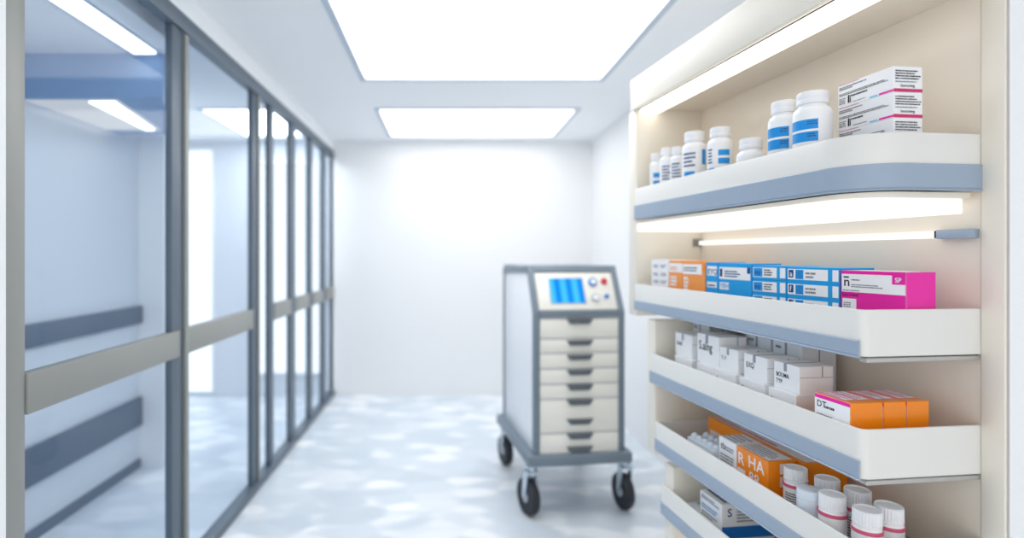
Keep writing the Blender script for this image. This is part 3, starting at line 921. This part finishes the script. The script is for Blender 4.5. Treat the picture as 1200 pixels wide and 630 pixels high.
lathe(bm, [(0, 0), (0.0285, 0), (0.029, 0.002), (0.0272, hc - 0.02), (0.0268, hc - 0.004), (0.026, hc - 0.001), (0.0245, hc), (0, hc)])
link('cup_wall', bm, 'cloudy', o, 40)
bm = bmesh.new()
lathe(bm, [(0.0275, 0.0), (0.0297, 0.001), (0.0297, 0.004), (0.0275, 0.006)])
link('rim', bm, 'cloudy', o, 40)
bm = bmesh.new()
lathe(bm, [(0.0273, hc - 0.020), (0.0279, hc - 0.019), (0.0279, hc - 0.017), (0.0272, hc - 0.016)])
link('band', bm, 'cloudy', o, 40)

# ---- lowest tray
f5 = FL[5]
un, tn = on_w(846, 0.04); uf, _ = on_w(820.5, 0.04)
o, p = carton('medicine_box', 'white box with deep blue band in the lowest tray', 'medicine box', 'boxes in the lowest tray', un, uf, 0.04, 0.21, f5, -0.742, 'paper')
p.rows('front', 0.08, 0.84, 0.9, 0.95, 2, 'ink_blue', 0.5); p.rows('front', 0.08, 0.60, 0.9, 0.74, 2, 'cyan', 0.5); p.rows('front', 0.08, 0.4, 0.8, 0.55, 2, 'ink_grey', 0.4)
p.rect('end', 0, 0.14, 1, 0.44, 'deepblue'); p.rows('end', 0.28, 0.55, 0.8, 0.95, 5, 'ink_grey', 0.5); p.text('end', 'S', 0.1, 0.7, 0.2, 'ink_blue')
p.rows('top', 0.05, 0.1, 0.9, 0.9, 4, 'ink_grey', 0.4); p.build(o)
un = uf + 0.004; uf = min(on_w(797, 0.05)[0], UC0 - 0.02)
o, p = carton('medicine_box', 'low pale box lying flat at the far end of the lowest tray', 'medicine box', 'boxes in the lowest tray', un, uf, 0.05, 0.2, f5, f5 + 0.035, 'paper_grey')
p.rows('top', 0.1, 0.2, 0.8, 0.7, 3, 'ink_grey', 0.4); p.build(o)

struct(box('trim_6', (1.128, 1.095, 0), (XR, 1.128, ZC), 'white_trim'), 'white panel added beside the shelving unit to catch light and brighten the gap', 'trim')  # added panel, turned towards the open end so the gap comes out bright

# ------------------------------------------------------------------ medical cart
cx0, cd = (626 - PX) / F * 2.80, 2.80
CA = R(7)
CW, CD = 0.478, 0.70
c0 = Vector((cx0, cd, 0))
er = Vector((math.cos(CA), math.sin(CA), 0)); eb = Vector((-math.sin(CA), math.cos(CA), 0))
base = c0 + er * (CW / 2) + eb * (CD / 2)
cart = thing('medical_cart', 'white wheeled medical cart with grey frame, drawers and blue screen on the corridor floor', 'medical cart', base, CA)
hx, y0, y1 = CW / 2, -CD / 2, CD / 2
ZBs, ZD, ZT = 0.322, 1.05, 1.285
body = [(y0, ZBs), (y0, ZD), (y0 + 0.115, ZT - 0.006), (y1, ZT - 0.03), (y1, ZBs)]
bm = bmesh.new(); prism(bm, body, 'x', -hx + 0.004, hx - 0.004, 0.003)
link('body', bm, 'cart_white', cart, 30)
band = [(y0 - 0.012, ZBs), (y0 - 0.012, ZD + 0.004), (y0 + 0.105, ZT + 0.006), (y1 + 0.006, ZT - 0.016), (y1 + 0.006, ZT - 0.05), (y0 + 0.125, ZT - 0.032),
        (y0 + 0.024, ZD - 0.004), (y0 + 0.024, ZBs)]
for sx in (-1, 1):
    bm = bmesh.new(); xa, xb = sorted((sx * (hx + 0.004), sx * (hx - 0.026))); prism(bm, band, 'x', xa, xb, 0.003)
    link('side_frame', bm, 'cart_grey', cart, 30)
    bm = bmesh.new(); xa, xb = sorted((sx * (hx + 0.003), sx * (hx - 0.02))); add_box(bm, (xa, y1 - 0.022, ZBs), (xb, y1 + 0.006, ZT - 0.04), 0.003)
    link('corner_post', bm, 'cart_grey', cart, 30)
sl = Vector((0.117, ZT + 0.002 - (ZD + 0.0))).normalized()          # direction up the sloping console, in (y, z)
nn = Vector((-sl.y, sl.x))                                           # its outward normal
SLEN = math.hypot(0.115, ZT - 0.006 - ZD)
def console(x0, x1, s0, s1, h0, h1):
    """corner points of a slab on the console: x across, s up the slope, h above it"""
    o_ = Vector((y0, ZD))
    poly = [o_ + sl * s0 + nn * h0, o_ + sl * s1 + nn * h0, o_ + sl * s1 + nn * h1, o_ + sl * s0 + nn * h1]
    b_ = bmesh.new(); prism(b_, [tuple(p) for p in poly], 'x', x0, x1, 0.0015)
    return b_
link('cross_bar', console(-hx + 0.026, hx - 0.026, SLEN - 0.030, SLEN + 0.008, 0.0, 0.011), 'cart_grey', cart, 30)
box('cross_bar', (-hx + 0.026, y0 - 0.011, ZD - 0.022), (hx - 0.026, y0 + 0.01, ZD + 0.012), 'cart_grey', cart, 0.003)
box('top_cover', (-hx + 0.0, y0 + 0.13, ZT - 0.012), (hx - 0.0, y1 + 0.004, ZT + 0.002), 'cart_grey', cart, 0.005)
cp = link('control_panel', console(-hx + 0.027, hx - 0.027, 0.014, SLEN - 0.031, 0.001, 0.005), 'cart_cream', cart, 30)
iw = CW - 0.054
def cx_(f): return -hx + 0.027 + f * iw
def cs_(f): return 0.014 + f * (SLEN - 0.045)
link('screen', console(cx_(0.17), cx_(0.60), cs_(0.17), cs_(0.83), 0.0055, 0.0085), 'screen', cp, 30)
link('screen_bezel', console(cx_(0.155), cx_(0.615), cs_(0.145), cs_(0.855), 0.005, 0.007), 'knob_grey', cp, 30)
for (fx, fs, r, m, nm) in ((0.735, 0.72, 0.023, 'knob_blue', 'dial'), (0.885, 0.74, 0.017, 'knob_red', 'button'), (0.735, 0.30, 0.023, 'knob_grey', 'dial'), (0.88, 0.33, 0.012, 'knob_blue', 'button')):
    o_ = Vector((y0, ZD)) + sl * cs_(fs)
    a_ = o_ + nn * 0.005; b_ = o_ + nn * 0.016
    bm = bmesh.new(); cyl_between(bm, (cx_(fx), a_.x, a_.y), (cx_(fx), b_.x, b_.y), r, 28)
    k = link(nm, bm, m, cp, 40)
    if nm == 'dial':
        c_ = o_ + nn * 0.019
        bm = bmesh.new(); cyl_between(bm, (cx_(fx), b_.x, b_.y), (cx_(fx), c_.x, c_.y), r * 0.62, 24)
        link('dial_cap', bm, 'capwhite', k, 40)
# drawers: heights read from the photograph at the front face
def zc(py): return CAMZ + (PY - py) / F * 2.83
ed = [373, 396, 413, 431, 449, 466.5, 506, 531]
pulls = {0: [376], 1: [401], 2: [418], 3: [435.5], 4: [453], 5: [470.5, 493], 6: [510, 525]}
for i in range(7):
    zt_, zb_ = zc(ed[i]) - 0.004, zc(ed[i + 1]) + 0.004
    d = box('drawer', (-hx + 0.029, y0 - 0.008, zb_), (hx - 0.029, y0 + 0.004, zt_), 'cart_cream', cart, 0.003)
    for py in pulls[i]:
        zz = zc(py)
        bm = bmesh.new()
        t_ = bmesh.new()
        w_, h_ = 0.072, 0.015
        pts = [(-w_, h_), (w_, h_), (w_ - 0.02, -h_), (-w_ + 0.02, -h_)]
        lo = [t_.verts.new((x * 0.98, y0 - 0.0082, zz + z)) for x, z in pts]; hi = [t_.verts.new((x * 0.94, y0 - 0.022, zz + z * 0.86)) for x, z in pts]
        t_.faces.new(lo); t_.faces.new(hi[::-1])
        for q in range(4):
            t_.faces.new((lo[q], hi[q], hi[(q + 1) % 4], lo[(q + 1) % 4]))
        merge(bm, t_)
        link('handle', bm, 'cart_dark', d)
box('rail_divider', (-hx + 0.026, y0 - 0.002, ZBs), (hx - 0.026, y0 + 0.003, ZD - 0.022), 'knob_grey', cart)
box('base', (-hx - 0.042, y0 - 0.032, 0.268), (hx + 0.042, y1 + 0.03, ZBs + 0.006), 'cart_grey', cart, 0.014, 3)
# casters
def caster(x, y, turn, label=None):
    ct = bmesh.new()
    lathe(ct, [(0, 0.272), (0.03, 0.272), (0.03, 0.252), (0.016, 0.248), (0.016, 0.232), (0, 0.232)], 24, (x, y, 0))
    Rm = Matrix.Translation((x, y, 0)) @ Matrix.Rotation(turn, 4, 'Z')
    t_ = bmesh.new()
    for s in (-1, 1):
        a, b = sorted((s * 0.026, s * 0.031))
        prism(t_, [(-0.02, 0.24), (0.03, 0.24), (0.045, 0.10), (0.028, 0.085), (0.012, 0.10)], 'x', a, b, 0.001)
    add_box(t_, (-0.031, -0.024, 0.226), (0.031, 0.032, 0.24), 0.003)
    bmesh.ops.transform(t_, matrix=Rm, verts=t_.verts[:])
    merge(ct, t_)
    fk = link('caster', ct, 'chrome', cart, 35)
    t_ = bmesh.new()
    r = 0.096
    lathe(t_, [(0, -0.02), (r * 0.62, -0.02), (r * 0.66, -0.024), (r * 0.9, -0.024), (r * 0.97, -0.016), (r, 0), (r * 0.97, 0.016), (r * 0.9, 0.024), (r * 0.66, 0.024), (r * 0.62, 0.02), (0, 0.02)], 40)
    bmesh.ops.transform(t_, matrix=Rm @ Matrix.Translation((0, 0.03, r)) @ Matrix.Rotation(R(90), 4, 'Y'), verts=t_.verts[:])
    wl = link('wheel', t_, 'rubber', fk, 35)
    t_ = bmesh.new()
    lathe(t_, [(0, -0.0255), (0.022, -0.0255), (0.03, -0.0205), (0.03, 0.0205), (0.022, 0.0255), (0, 0.0255)], 24)
    bmesh.ops.transform(t_, matrix=Rm @ Matrix.Translation((0, 0.03, r)) @ Matrix.Rotation(R(90), 4, 'Y'), verts=t_.verts[:])
    link('hub', t_, 'knob_grey', wl, 35)
caster(-hx - 0.012, y0 + 0.015, R(12)); caster(hx + 0.022, y0 + 0.015, R(2))
caster(-hx + 0.02, y1 - 0.01, R(6)); caster(hx + 0.01, y1 - 0.02, R(-6))

# ------------------------------------------------------------------ added fill light: even world glow through the end left open behind the camera
wd = bpy.data.worlds.new('world')
S.world = wd
wd.use_nodes = True
bg = wd.node_tree.nodes['Background']
bg.inputs['Color'].default_value = (0.98, 0.985, 1.0, 1)
bg.inputs['Strength'].default_value = 1.2
